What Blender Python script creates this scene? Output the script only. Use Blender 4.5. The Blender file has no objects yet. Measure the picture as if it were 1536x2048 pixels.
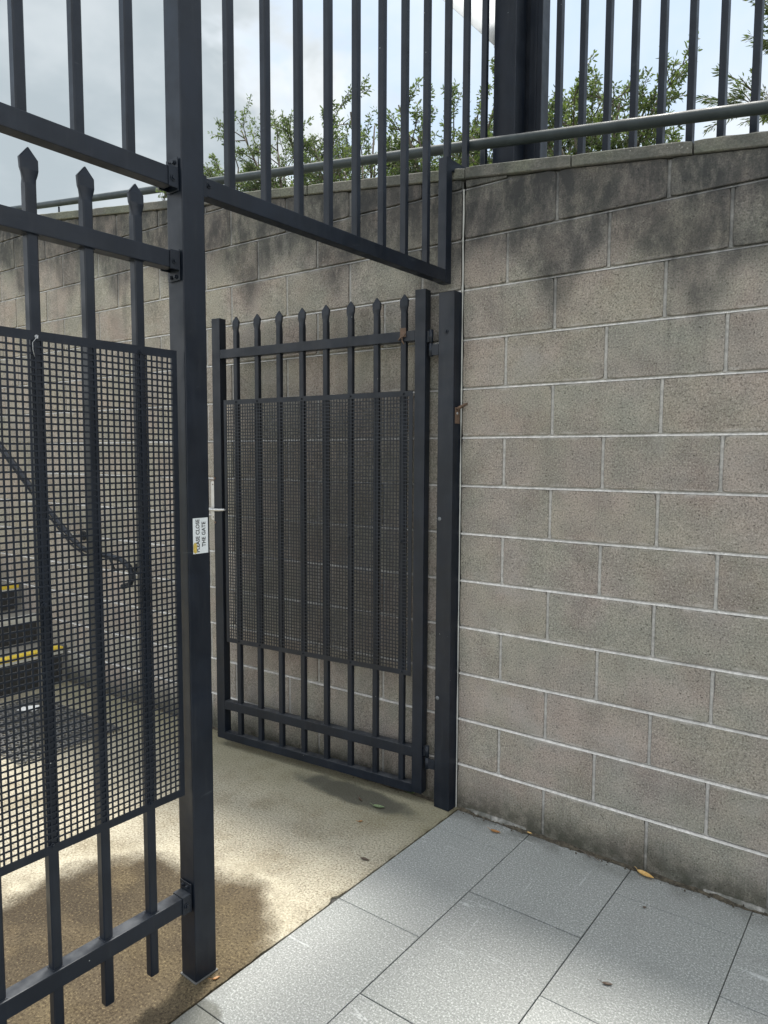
import bpy, bmesh, math, random
from mathutils import Vector, Matrix, noise
C = bpy.context.scene.collection
R = math.radians
random.seed(7)
ZERO = Vector((0, 0, 0))

# ------------------------------------------------------------------ helpers
def tag(o, label=None, cat=None, group=None, kind=None):
    if label: o['label'] = label
    if cat: o['category'] = cat
    if group: o['group'] = group
    if kind: o['kind'] = kind
    return o

def empty(name, label, cat, loc=(0, 0, 0), rz=0.0, group=None):
    o = bpy.data.objects.new(name, None)
    C.objects.link(o)
    o.empty_display_size = .1
    o.location = loc
    o.rotation_euler = (0, 0, rz)
    return tag(o, label, cat, group)

class MB:
    """collects geometry, builds one mesh object"""
    def __init__(s): s.v = []; s.f = []; s.sm = []
    def poly(s, pts, smooth=False):
        n = len(s.v); s.v += [tuple(p) for p in pts]; s.f.append(tuple(range(n, n + len(pts)))); s.sm.append(smooth)
    def box(s, x0, x1, y0, y1, z0, z1, b=0.0015, M=None):
        bm = bmesh.new()
        bmesh.ops.create_cube(bm, size=1)
        for v in bm.verts:
            v.co = Vector((x0 if v.co.x < 0 else x1, y0 if v.co.y < 0 else y1, z0 if v.co.z < 0 else z1))
        if b: bmesh.ops.bevel(bm, geom=bm.edges[:], offset=b, segments=2, profile=.7, affect='EDGES')
        s.addbm(bm, M); bm.free(); return s
    def addbm(s, bm, M=None, smooth=False):
        n = len(s.v); bm.verts.index_update()
        for v in bm.verts: s.v.append(tuple(M @ v.co) if M else tuple(v.co))
        for f in bm.faces: s.f.append(tuple(n + v.index for v in f.verts)); s.sm.append(smooth)
    def cyl(s, p0, p1, r, r2=None, n=16, caps=True, smooth=True):
        p0, p1 = Vector(p0), Vector(p1); d = (p1 - p0)
        q = d.to_track_quat('Z', 'Y').to_matrix(); r2 = r if r2 is None else r2
        b = len(s.v)
        for i in range(n):
            a = 2 * math.pi * i / n; c = Vector((math.cos(a), math.sin(a), 0))
            s.v.append(tuple(p0 + q @ (c * r))); s.v.append(tuple(p1 + q @ (c * r2)))
        for i in range(n):
            j = (i + 1) % n
            s.f.append((b + 2 * i, b + 2 * j, b + 2 * j + 1, b + 2 * i + 1)); s.sm.append(smooth)
        if caps:
            s.f.append(tuple(b + 2 * i for i in reversed(range(n)))); s.sm.append(False)
            s.f.append(tuple(b + 2 * i + 1 for i in range(n))); s.sm.append(False)
        return s
    def tube(s, pts, r, n=12):
        """swept tube; r number or list"""
        pts = [Vector(p) for p in pts]; N = len(pts)
        rr = r if isinstance(r, (list, tuple)) else [r] * N
        up = Vector((0, 0, 1)); b = len(s.v)
        t0 = (pts[1] - pts[0]).normalized()
        a = t0.cross(up); a = a.normalized() if a.length > 1e-3 else Vector((1, 0, 0))
        for i, p in enumerate(pts):
            t = (pts[min(i + 1, N - 1)] - pts[max(i - 1, 0)]).normalized()
            a = (a - t * a.dot(t)).normalized(); c = t.cross(a)
            for k in range(n):
                an = 2 * math.pi * k / n
                s.v.append(tuple(p + (a * math.cos(an) + c * math.sin(an)) * rr[i]))
        for i in range(N - 1):
            for k in range(n):
                l = (k + 1) % n
                s.f.append((b + i * n + k, b + i * n + l, b + (i + 1) * n + l, b + (i + 1) * n + k)); s.sm.append(True)
        s.f.append(tuple(b + k for k in reversed(range(n)))); s.sm.append(False)
        s.f.append(tuple(b + (N - 1) * n + k for k in range(n))); s.sm.append(False)
        return s
    def dome(s, c, axis, r, h, n=10):
        c = Vector(c); q = Vector(axis).to_track_quat('Z', 'Y').to_matrix()
        b = len(s.v); rings = 4
        for j in range(rings):
            a = j / rings * math.pi / 2
            for i in range(n):
                t = 2 * math.pi * i / n
                s.v.append(tuple(c + q @ Vector((math.cos(t) * r * math.cos(a), math.sin(t) * r * math.cos(a), h * math.sin(a)))))
        s.v.append(tuple(c + q @ Vector((0, 0, h))))
        for j in range(rings - 1):
            for i in range(n):
                k = (i + 1) % n
                s.f.append((b + j * n + i, b + j * n + k, b + (j + 1) * n + k, b + (j + 1) * n + i)); s.sm.append(True)
        for i in range(n):
            s.f.append((b + (rings - 1) * n + i, b + (rings - 1) * n + (i + 1) % n, b + rings * n)); s.sm.append(True)
        return s
    def build(s, name, mat, parent=None, kind=None):
        me = bpy.data.meshes.new(name)
        me.from_pydata(s.v, [], s.f); me.validate(); 
        if len(me.polygons) == len(s.sm):
            me.polygons.foreach_set('use_smooth', s.sm)
        me.materials.append(mat); me.update()
        o = bpy.data.objects.new(name, me); C.objects.link(o)
        if parent: o.parent = parent
        if kind: o['kind'] = kind
        return o

# ------------------------------------------------------------------ materials
def newmat(name):
    m = bpy.data.materials.new(name); m.use_nodes = True
    nt = m.node_tree; nt.nodes.clear()
    out = nt.nodes.new('ShaderNodeOutputMaterial'); b = nt.nodes.new('ShaderNodeBsdfPrincipled')
    nt.links.new(b.outputs[0], out.inputs[0])
    return m, nt, b, out

class G:
    """tiny node graph helper"""
    def __init__(s, nt): s.nt = nt
    def n(s, t, **kw):
        x = s.nt.nodes.new(t)
        for k, v in kw.items(): setattr(x, k, v)
        return x
    def l(s, a, b): s.nt.links.new(a, b)
    def setin(s, node, key, v):
        if hasattr(v, 'is_linked') or isinstance(v, bpy.types.NodeSocket): s.l(v, node.inputs[key])
        else: node.inputs[key].default_value = v
    def math(s, op, a, b=0.0, c=0.0, clamp=False):
        x = s.n('ShaderNodeMath', operation=op); x.use_clamp = clamp
        s.setin(x, 0, a); s.setin(x, 1, b); s.setin(x, 2, c); return x.outputs[0]
    def mix(s, f, a, b, mode='MIX'):
        x = s.n('ShaderNodeMix', data_type='RGBA', blend_type=mode)
        s.setin(x, 0, f); s.setin(x, 6, a); s.setin(x, 7, b); return x.outputs[2]
    def noise(s, vec, scale, detail=2.0, rough=.5, dist=0.0):
        x = s.n('ShaderNodeTexNoise'); s.l(vec, x.inputs['Vector'])
        x.inputs['Scale'].default_value = scale; x.inputs['Detail'].default_value = detail
        x.inputs['Roughness'].default_value = rough; x.inputs['Distortion'].default_value = dist
        return x.outputs['Fac']
    def vor(s, vec, scale, out='Distance', feature='F1'):
        x = s.n('ShaderNodeTexVoronoi', feature=feature); s.l(vec, x.inputs['Vector']); x.inputs['Scale'].default_value = scale
        return x.outputs[out]
    def ramp(s, f, a, b, lo=0.0, hi=1.0, smooth=True):
        x = s.n('ShaderNodeMapRange'); x.interpolation_type = 'SMOOTHSTEP' if smooth else 'LINEAR'
        s.setin(x, 0, f); s.setin(x, 1, a); s.setin(x, 2, b); s.setin(x, 3, lo); s.setin(x, 4, hi); return x.outputs[0]
    def mapping(s, vec, scale=(1, 1, 1), loc=(0, 0, 0), rot=(0, 0, 0)):
        x = s.n('ShaderNodeMapping'); s.l(vec, x.inputs['Vector'])
        x.inputs['Scale'].default_value = scale; x.inputs['Location'].default_value = loc; x.inputs['Rotation'].default_value = rot
        return x.outputs[0]
    def bump(s, h, strength=.3, dist=.01, nrm=None):
        x = s.n('ShaderNodeBump'); s.setin(x, 'Height', h); x.inputs['Strength'].default_value = strength
        x.inputs['Distance'].default_value = dist
        if nrm is not None: s.l(nrm, x.inputs['Normal'])
        return x.outputs[0]
    def geo(s): return s.n('ShaderNodeNewGeometry').outputs['Position']
    def obj(s): return s.n('ShaderNodeTexCoord').outputs['Object']
    def sep(s, vec):
        x = s.n('ShaderNodeSeparateXYZ'); s.l(vec, x.inputs[0]); return x.outputs
    def comb(s, x_, y_, z_):
        x = s.n('ShaderNodeCombineXYZ'); s.setin(x, 0, x_); s.setin(x, 1, y_); s.setin(x, 2, z_); return x.outputs[0]

def simple(name, col, rough=.5, metal=0.0, var=.12, scale=25, bump=.1, spec=.5):
    m, nt, b, out = newmat(name); g = G(nt); p = g.obj()
    n1 = g.noise(p, scale, 4)
    c2 = tuple(min(1, c * (1 + var * 2)) for c in col) + (1,)
    c1 = tuple(c * (1 - var * 2) for c in col) + (1,)
    g.l(g.mix(n1, c1, c2), b.inputs['Base Color'])
    b.inputs['Roughness'].default_value = rough; b.inputs['Metallic'].default_value = metal
    b.inputs['Specular IOR Level'].default_value = spec
    if bump: g.l(g.bump(g.noise(p, scale * 6, 2), bump, .002), b.inputs['Normal'])
    return m

def metal_paint(name, col, rough=.42):
    m, nt, b, out = newmat(name); g = G(nt); p = g.geo()
    n1 = g.noise(p, 9, 4, .6); n2 = g.noise(g.mapping(p, (60, 60, 6)), 1.0, 3)
    base = g.mix(g.ramp(n1, .35, .7), col + (1,), tuple(c * 1.4 + .0015 for c in col) + (1,))
    dust = g.math('MULTIPLY', g.ramp(n2, .5, .8), .05)
    base = g.mix(dust, base, (.12, .12, .12, 1))
    sc_ = g.math('MULTIPLY', g.ramp(g.noise(g.mapping(p, (5, 5, 26), (2, 0, 0), (.5, .2, 0)), 1.0, 5, .7, .8), .66, .74), .10)
    base = g.mix(sc_, base, (.25, .26, .27, 1))
    # dust settles on faces that look up
    nz = g.sep(g.n('ShaderNodeNewGeometry').outputs['Normal'])[2]
    up = g.math('MULTIPLY', g.ramp(nz, .6, .95), g.ramp(g.noise(p, 22, 3), .3, .7, .06, .26))
    base = g.mix(up, base, (.22, .23, .24, 1))
    # tiny pale chips where the powder coat is knocked
    v = g.vor(p, 26); chip = g.math('MULTIPLY', g.math('LESS_THAN', v, .034), g.math('GREATER_THAN', g.noise(p, 6, 1), .58))
    base = g.mix(chip, base, (.45, .46, .46, 1))
    g.l(base, b.inputs['Base Color'])
    g.l(g.ramp(g.noise(p, 14, 3), .3, .7, rough - .07, rough + .1), b.inputs['Roughness'])
    b.inputs['Specular IOR Level'].default_value = .38
    g.l(g.bump(g.noise(p, 700, 2), .05, .0006, g.bump(g.noise(p, 7, 2), .12, .004)), b.inputs['Normal'])
    return m

M_steel = metal_paint('powder_coated_steel', (.0034, .0066, .0130))
M_pipe = metal_paint('painted_pipe', (.028, .037, .039), .45)
M_zinc = simple('zinc_hardware', (.36, .37, .38), .38, .85, .2, 60, .1)
M_latch = simple('aluminium_latch', (.55, .55, .54), .42, .6, .08, 40, .05)
M_rust = simple('rusty_steel', (.13, .085, .06), .75, .2, .3, 90, .4)
M_white = simple('sticker_vinyl', (.66, .69, .70), .42, 0, .04, 30, .02)
M_black = simple('black_print', (.012, .012, .014), .5, 0, .0, 30, 0)
M_glue = simple('yellowed_glue', (.52, .38, .08), .6, 0, .3, 160, .4)
M_rubber = simple('black_rubber', (.10, .10, .098), .8, 0, .2, 40, .3)
M_dark = simple('dark_sealant', (.12, .12, .115), .7, 0, .15, 50, .2)

# block masonry: grey-brown concrete blocks, stained black under the coping and mossy at the foot
def stain_nodes(g, base, amount=1.0):
    p = g.geo(); x, y, z = g.sep(p)
    top = g.math('SUBTRACT', g.math('SUBTRACT', 2.638, g.math('MULTIPLY', x, .13)), z)   # distance below the coping
    streak = g.noise(g.mapping(p, (1.9, 1, .15), (.35, 0, 0)), 1.0, 3, .55)
    fine = g.noise(g.mapping(p, (16, 10, 3.0)), 1.0, 4, .6)
    warp = g.math('MULTIPLY', g.math('SUBTRACT', g.noise(g.mapping(p, (2.1, 1, .3), (7, 0, 0)), 1.0, 2), .5), 2.4)
    ph = g.math('ADD', g.math('MULTIPLY', g.math('ADD', x, -.385), 11.6), warp)
    cusp = g.math('POWER', g.math('SUBTRACT', 1.0, g.math('ABSOLUTE', g.math('SINE', g.math('MULTIPLY', ph, .5)))), 1.1)
    amp = g.ramp(streak, .34, .62, .10, .30, False)
    depth = g.math('ADD', g.math('ADD', .33, g.math('MULTIPLY', cusp, amp)), g.math('MULTIPLY', g.math('SUBTRACT', fine, .5), .13))
    m = g.math('MULTIPLY', g.ramp(top, g.math('SUBTRACT', depth, .11), g.math('ADD', depth, .05), 1, 0), g.ramp(top, .12, .55, 1.0, .74))
    m = g.math('MULTIPLY', m, g.ramp(g.noise(p, 7, 4, .62), .22, .62, .55, 1.0))
    m2 = g.ramp(top, .10, .44, 1, 0)
    m = g.math('MAXIMUM', g.math('MULTIPLY', m, .90), g.math('MULTIPLY', m2, g.ramp(g.noise(p, 5, 4, .6), .30, .6, .62, .95)))
    m = g.math('MULTIPLY', m, g.ramp(g.noise(g.mapping(p, (1, 1, .45)), 15, 5, .72), .34, .58, .62, 1.0))
    runs = g.math('MULTIPLY', g.ramp(g.noise(g.mapping(p, (9, 6, .55), (1, 0, 4)), 1.0, 4, .6), .56, .72), g.ramp(top, .30, 1.15, .42, 0))
    m = g.math('MULTIPLY', g.math('MAXIMUM', m, runs), amount)
    c = g.mix(m, base, (.044, .046, .048, 1))
    # foot of the wall: damp dark band with an uneven edge
    foot = g.ramp(z, g.math('MULTIPLY', g.noise(g.mapping(p, (2.2, 2.2, 1)), 1.0, 3), .02), g.math('ADD', .02, g.math('MULTIPLY', g.noise(g.mapping(p, (3.4, 3.4, 1), (3, 0, 0)), 1.0, 4), .32)), 1, 0)
    foot = g.math('MULTIPLY', foot, g.ramp(g.noise(p, 24, 4, .6), .25, .6, .55, 1))
    c = g.mix(g.math('MULTIPLY', foot, .88), c, (.045, .047, .036, 1))
    return c, m

def mat_block():
    m, nt, b, out = newmat('split_concrete_block'); g = G(nt); p = g.geo()
    at = g.n('ShaderNodeAttribute', attribute_name='tint'); tint = at.outputs['Color']
    n1 = g.noise(p, 3.2, 3); n2 = g.noise(p, 11, 3)
    c = g.mix(g.ramp(n1, .36, .62), tint, g.mix(1.0, tint, (.93, 1.0, .95, 1), 'MULTIPLY'))
    c = g.mix(g.ramp(n2, .35, .68, 0, .75), c, g.mix(1.0, c, (1.24, 1.19, 1.16, 1), 'MULTIPLY'))
    c = g.mix(g.ramp(g.noise(g.mapping(p, (1, 1, 1), (9, 0, 3)), 5.5, 3), .45, .70, 0, .8), c, g.mix(1.0, c, (.84, .80, .80, 1), 'MULTIPLY'))
    sp = g.noise(p, 170, 4, .75)
    c = g.mix(g.ramp(sp, .34, .52, .74, 0), c, (.085, .076, .062, 1))
    c = g.mix(g.ramp(sp, .53, .68, 0, .58), c, (.56, .52, .46, 1))
    pits = g.vor(g.mapping(p, (1, 1, 1.2)), 62); pm = g.math('MULTIPLY', g.ramp(pits, .10, .24, 1, 0), g.math('GREATER_THAN', g.noise(p, 38, 1), .5))
    c = g.mix(g.math('MULTIPLY', pm, .42), c, (.055, .05, .043, 1))
    # pale efflorescence specks and scuffs
    ef = g.math('MULTIPLY', g.ramp(g.vor(p, 15), .0, .045, 1, 0), g.math('GREATER_THAN', g.noise(p, 4, 1), .57))
    c = g.mix(g.math('MULTIPLY', ef, .75), c, (.62, .60, .56, 1))
    wash = g.ramp(g.noise(g.mapping(p, (2.3, 2, 3.5), (5, 0, 2)), 1.0, 4, .6), .54, .74, 0, .32)
    zz = g.math('PINGPONG', g.math('ADD', g.sep(p)[2], g.math('MULTIPLY', g.math('SUBTRACT', g.noise(p, 30, 3), .5), .02)), .1)
    smear = g.math('MULTIPLY', g.ramp(zz, .004, .020, 1, 0), g.ramp(g.noise(g.mapping(p, (1, 1, 1), (2, 8, 1)), 9, 4, .65), .46, .62, 0, .6))
    c = g.mix(smear, c, (.47, .45, .42, 1))
    left_light = g.ramp(g.sep(p)[0], -1.6, -.2, 1, 0)  # stronger light on the left stretch, painted into the block colour
    c = g.mix(g.math('MULTIPLY', left_light, .5), c, g.mix(1.0, c, (1.3, 1.3, 1.28, 1), 'MULTIPLY'))
    c = g.mix(wash, c, (.36, .35, .335, 1))
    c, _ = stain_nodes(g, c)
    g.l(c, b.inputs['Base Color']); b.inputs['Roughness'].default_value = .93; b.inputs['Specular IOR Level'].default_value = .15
    h = g.math('SUBTRACT', g.math('MULTIPLY', sp, .6), g.math('MULTIPLY', pm, .6))
    g.l(g.bump(h, .9, .0045), b.inputs['Normal'])
    return m

def mat_mortar(name='pale_mortar', k=1.0):
    m, nt, b, out = newmat(name); g = G(nt); p = g.geo()
    n = g.noise(p, 60, 4, .7)
    c = g.mix(g.ramp(n, .3, .7), (.47, .46, .43, 1), (.74, .72, .68, 1))
    c = g.mix(g.ramp(g.noise(p, 6, 4), .42, .72, 0, .5), c, (.36, .355, .34, 1))
    c = g.mix(1.0, c, (k, k * 1.0, k * 1.01, 1), 'MULTIPLY')
    c, _ = stain_nodes(g, c, .95)
    g.l(c, b.inputs['Base Color']); b.inputs['Roughness'].default_value = .9
    g.l(g.bump(g.noise(p, 170, 3), .7, .003), b.inputs['Normal'])
    return m

def mat_coping():
    m, nt, b, out = newmat('weathered_coping'); g = G(nt); p = g.geo()
    n = g.noise(p, 9, 5, .65); f = g.noise(p, 130, 3, .6)
    c = g.mix(g.ramp(n, .3, .7), (.185, .175, .155, 1), (.085, .09, .08, 1))
    c = g.mix(g.ramp(g.noise(p, 3, 3), .45, .65, 0, .6), c, (.17, .185, .13, 1))
    c = g.mix(g.ramp(f, .4, .6, .45, 0), c, (.07, .068, .06, 1))
    c = g.mix(g.math('MULTIPLY', g.ramp(g.vor(p, 42), .0, .16, 1, 0), .6), c, (.46, .45, .41, 1))
    g.l(c, b.inputs['Base Color']); b.inputs['Roughness'].default_value = .95
    g.l(g.bump(f, .8, .004, g.bump(n, .5, .02)), b.inputs['Normal'])
    return m

def mat_concrete():
    m, nt, b, out = newmat('aggregate_concrete'); g = G(nt); p = g.geo(); x, y, z = g.sep(p)
    n1 = g.noise(p, 1.6, 4, .6); n2 = g.noise(p, 6, 4, .65)
    c = g.mix(g.ramp(n1, .3, .7), (.44, .405, .315, 1), (.34, .315, .25, 1))
    c = g.mix(g.ramp(g.noise(g.mapping(p, (1, 1, 1), (2, 1, 0)), 3.2, 5, .65), .50, .64, 0, .42), c, (.20, .165, .105, 1))
    c = g.mix(g.ramp(n2, .46, .72, 0, .5), c, (.25, .215, .15, 1))
    # soft pale tide line beside the stain
    sp = g.noise(p, 125, 3, .8)
    c = g.mix(g.ramp(sp, .38, .50, .80, 0), c, (.13, .10, .06, 1))
    c = g.mix(g.ramp(sp, .54, .68, 0, .6), c, (.74, .68, .52, 1))
    # greenish film close to the wall
    wall = g.ramp(g.math('ADD', y, g.math('MULTIPLY', g.math('SUBTRACT', g.noise(p, 4, 3), .5), .25)), -.62, -.12, 0, .60)
    c = g.mix(wall, c, (.17, .16, .095, 1))
    # soft shade under the open gate, painted into the colour as a dark blotch
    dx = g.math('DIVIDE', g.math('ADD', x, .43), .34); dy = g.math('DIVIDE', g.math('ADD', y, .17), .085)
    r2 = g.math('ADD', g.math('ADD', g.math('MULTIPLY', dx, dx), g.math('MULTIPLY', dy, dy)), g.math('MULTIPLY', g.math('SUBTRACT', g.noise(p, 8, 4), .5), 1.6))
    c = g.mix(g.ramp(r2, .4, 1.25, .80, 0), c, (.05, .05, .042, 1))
    # big brown damp stain at the foot of the post
    dx = g.math('DIVIDE', g.math('ADD', x, .42), .54); dy = g.math('DIVIDE', g.math('ADD', y, 1.46), .56)
    wob = g.math('MULTIPLY', g.math('SUBTRACT', g.noise(p, 2.2, 5, .6), .5), .85)
    r = g.math('ADD', g.math('SQRT', g.math('ADD', g.math('MULTIPLY', dx, dx), g.math('MULTIPLY', dy, dy))), wob)
    ms = g.math('MAXIMUM', g.ramp(r, .82, 1.05, 1, 0), g.math('MULTIPLY', g.ramp(r, .9, 1.45, 1, 0), g.ramp(g.noise(p, 4.5, 5, .65), .45, .65, 0, .55)))
    brown = g.mix(g.ramp(g.noise(p, 5, 4, .6), .35, .65), (.058, .041, .022, 1), (.108, .081, .042, 1))
    brown = g.mix(g.ramp(g.noise(g.mapping(p, (1, 1, 1), (4, 2, 0)), 3.2, 3), .45, .65, 0, .8), brown, (.075, .055, .032, 1))
    brown = g.mix(g.math('MULTIPLY', g.ramp(x, -.75, -.25, .9, .1), g.ramp(g.noise(p, 4, 5, .6), .38, .56)), brown, (.032, .022, .012, 1))
    brown = g.mix(g.ramp(sp, .38, .51, .85, 0), brown, (.025, .016, .009, 1))
    brown = g.mix(g.ramp(sp, .56, .68, 0, .4), brown, (.34, .26, .13, 1))
    c = g.mix(g.math('MULTIPLY', ms, .93), c, brown)
    halo = g.math('MULTIPLY', g.ramp(r, .96, 1.03, 0, 1), g.ramp(r, 1.03, 1.22, 1, 0))
    c = g.mix(g.math('MULTIPLY', halo, .22), c, (.60, .55, .42, 1))
    # dirty edge at the paver joint
    e = g.math('SUBTRACT', g.math('ADD', .02, g.math('MULTIPLY', y, .035)), x)
    c = g.mix(g.math('MULTIPLY', g.ramp(e, .0, .028, .8, 0), g.ramp(g.noise(p, 14, 3), .40, .7)), c, (.10, .085, .05, 1))
    g.l(c, b.inputs['Base Color']); b.inputs['Roughness'].default_value = .88; b.inputs['Specular IOR Level'].default_value = .25
    g.l(g.bump(sp, .9, .004, g.bump(n2, .2, .01)), b.inputs['Normal'])
    return m

def mat_paver():
    m, nt, b, out = newmat('grey_granite_paver'); g = G(nt); p = g.geo()
    at = g.n('ShaderNodeAttribute', attribute_name='tint'); tint = at.outputs['Color']
    sp = g.noise(p, 170, 3, .75); sp2 = g.noise(g.mapping(p, (1, 1, 1), (7, 3, 0)), 110, 3, .7)
    c = g.mix(g.ramp(g.noise(p, 2.5, 3), .3, .7, 0, .35), tint, g.mix(1.0, tint, (.84, .88, .86, 1), 'MULTIPLY'))
    c = g.mix(g.ramp(sp, .36, .51, .6, 0), c, (.12, .13, .13, 1))
    c = g.mix(g.ramp(sp, .52, .66, 0, .6), c, (.60, .62, .61, 1))
    c = g.mix(g.ramp(g.noise(g.mapping(p, (1, 1, 1), (1, 6, 0)), 5, 5, .65), .5, .72, 0, .35), c, (.20, .205, .20, 1))
    c = g.mix(g.ramp(sp2, .60, .72, 0, .4), c, (.08, .085, .09, 1))
    # pale scratches and scuffs
    w = g.noise(g.mapping(p, (1.2, 9, 1), (0, 2, 0), (0, 0, .5)), 2.0, 5, .7, .6)
    c = g.mix(g.math('MULTIPLY', g.ramp(w, .63, .69), .42), c, (.62, .64, .64, 1))
    w2 = g.noise(g.mapping(p, (16, 1.0, 1), (3, 1, 0), (0, 0, -.6)), 1.0, 5, .75, 1.0)
    c = g.mix(g.math('MULTIPLY', g.ramp(w2, .64, .70), .4), c, (.60, .62, .62, 1))
    xx, y, _z = g.sep(p)
    cdx = g.math('DIVIDE', g.math('ADD', xx, .0), .11); cdy = g.math('DIVIDE', g.math('ADD', y, 1.48), .13)
    cr2 = g.math('ADD', g.math('ADD', g.math('MULTIPLY', cdx, cdx), g.math('MULTIPLY', cdy, cdy)), g.math('MULTIPLY', g.math('SUBTRACT', g.noise(p, 9, 4), .5), .9))
    c = g.mix(g.ramp(cr2, .8, 1.15, .7, 0), c, (.075, .075, .06, 1))
    lichen = g.math('MULTIPLY', g.ramp(g.vor(p, 13), .0, .05, 1, 0), g.math('GREATER_THAN', g.noise(p, 3, 1), .55))
    c = g.mix(g.math('MULTIPLY', lichen, .5), c, (.10, .10, .09, 1))
    dirt = g.math('MULTIPLY', g.ramp(y, -.13, -.02), g.ramp(g.noise(p, 9, 4), .35, .65))
    c = g.mix(g.math('MULTIPLY', dirt, .55), c, (.07, .07, .06, 1))
    g.l(c, b.inputs['Base Color']); b.inputs['Roughness'].default_value = .72; b.inputs['Specular IOR Level'].default_value = .35
    g.l(g.bump(sp, .35, .0015), b.inputs['Normal'])
    return m

def mat_dirt(name='dark_dirt', a=(.035, .03, .022), b2=(.10, .085, .06), scale=60):
    m, nt, b, out = newmat(name); g = G(nt); p = g.geo()
    c = g.mix(g.ramp(g.noise(p, scale, 5, .7), .35, .65), a + (1,), b2 + (1,))
    c = g.mix(g.ramp(g.noise(p, scale * 2.2, 3, .7), .66, .74), c, (.34, .31, .26, 1))
    g.l(c, b.inputs['Base Color']); b.inputs['Roughness'].default_value = .95
    g.l(g.bump(g.noise(p, scale * 2, 4), .8, .006), b.inputs['Normal'])
    return m

def mat_leaf(name, c1, c2, trans=.35):
    m, nt, b, out = newmat(name); g = G(nt)
    at = g.n('ShaderNodeAttribute', attribute_name='tint'); f = g.sep(at.outputs['Color'])[0]
    c = g.mix(f, c1 + (1,), c2 + (1,))
    g.l(c, b.inputs['Base Color']); b.inputs['Roughness'].default_value = .5
    t = g.n('ShaderNodeBsdfTranslucent'); g.l(g.mix(1.0, c, (1.5, 1.7, .7, 1), 'MULTIPLY'), t.inputs['Color'])
    mx = g.n('ShaderNodeMixShader'); mx.inputs[0].default_value = trans
    g.l(b.outputs[0], mx.inputs[1]); g.l(t.outputs[0], mx.inputs[2]); g.l(mx.outputs[0], out.inputs[0])
    return m

M_block, M_mortar, M_coping, M_conc, M_paver, M_dirt = mat_block(), mat_mortar(), mat_coping(), mat_concrete(), mat_paver(), mat_dirt()
M_perp = mat_mortar('smeared_mortar', .66)
M_grout = mat_dirt('paver_joint_grout', (.03, .03, .028), (.075, .072, .065), 90)
M_earth = mat_dirt('bank_earth', (.05, .06, .03), (.11, .12, .06), 8)
M_bark = simple('tree_bark', (.13, .11, .09), .9, 0, .3, 18, .6)
M_leaf = mat_leaf('green_leaves', (.055, .080, .048), (.155, .185, .105), .42)
M_leaf2 = mat_leaf('narrow_leaves', (.055, .085, .040), (.13, .14, .075), .35)
M_leafbrown = mat_leaf('dry_leaf', (.30, .13, .05), (.46, .25, .09), .2)
M_leafgold = mat_leaf('golden_leaf', (.62, .38, .12), (.72, .50, .22), .2)
M_leafdark = mat_leaf('withered_leaf', (.06, .045, .035), (.11, .07, .045), .1)
M_leafgreen = mat_leaf('fallen_green_leaf', (.13, .19, .09), (.22, .27, .15), .2)
M_petal = mat_leaf('red_petal', (.45, .05, .03), (.6, .12, .08), .2)
M_paper = simple('white_paper', (.8, .8, .78), .7, 0, .03, 20, .1)
M_yellow = simple('yellow_nosing', (.72, .52, .05), .6, 0, .12, 30, .2)
M_alu = simple('aluminium_nosing', (.62, .62, .58), .45, .3, .1, 30, .1)
M_sail = simple('sail_cloth', (.72, .73, .73), .8, 0, .04, 6, .1)

def set_tint(o, fn):
    me = o.data; a = me.attributes.new('tint', 'FLOAT_COLOR', 'CORNER')
    buf = []
    for p in me.polygons:
        c = fn(p)
        for _ in p.loop_indices: buf += [c[0], c[1], c[2], 1]
    a.data.foreach_set('color', buf)

# ------------------------------------------------------------------ the wall
def bend(x): return .02 * x if x < 0 else 0.0
def ztop(x): return 2.638 - .13 * x

def clip_top(poly):
    out = []
    for i in range(len(poly)):
        a, b = poly[i], poly[(i + 1) % len(poly)]
        da, db = ztop(a[0]) - a[1], ztop(b[0]) - b[1]
        if da >= 0: out.append(a)
        if da * db < 0:
            t = da / (da - db); out.append((a[0] + (b[0] - a[0]) * t, a[1] + (b[1] - a[1]) * t))
    return out

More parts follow.
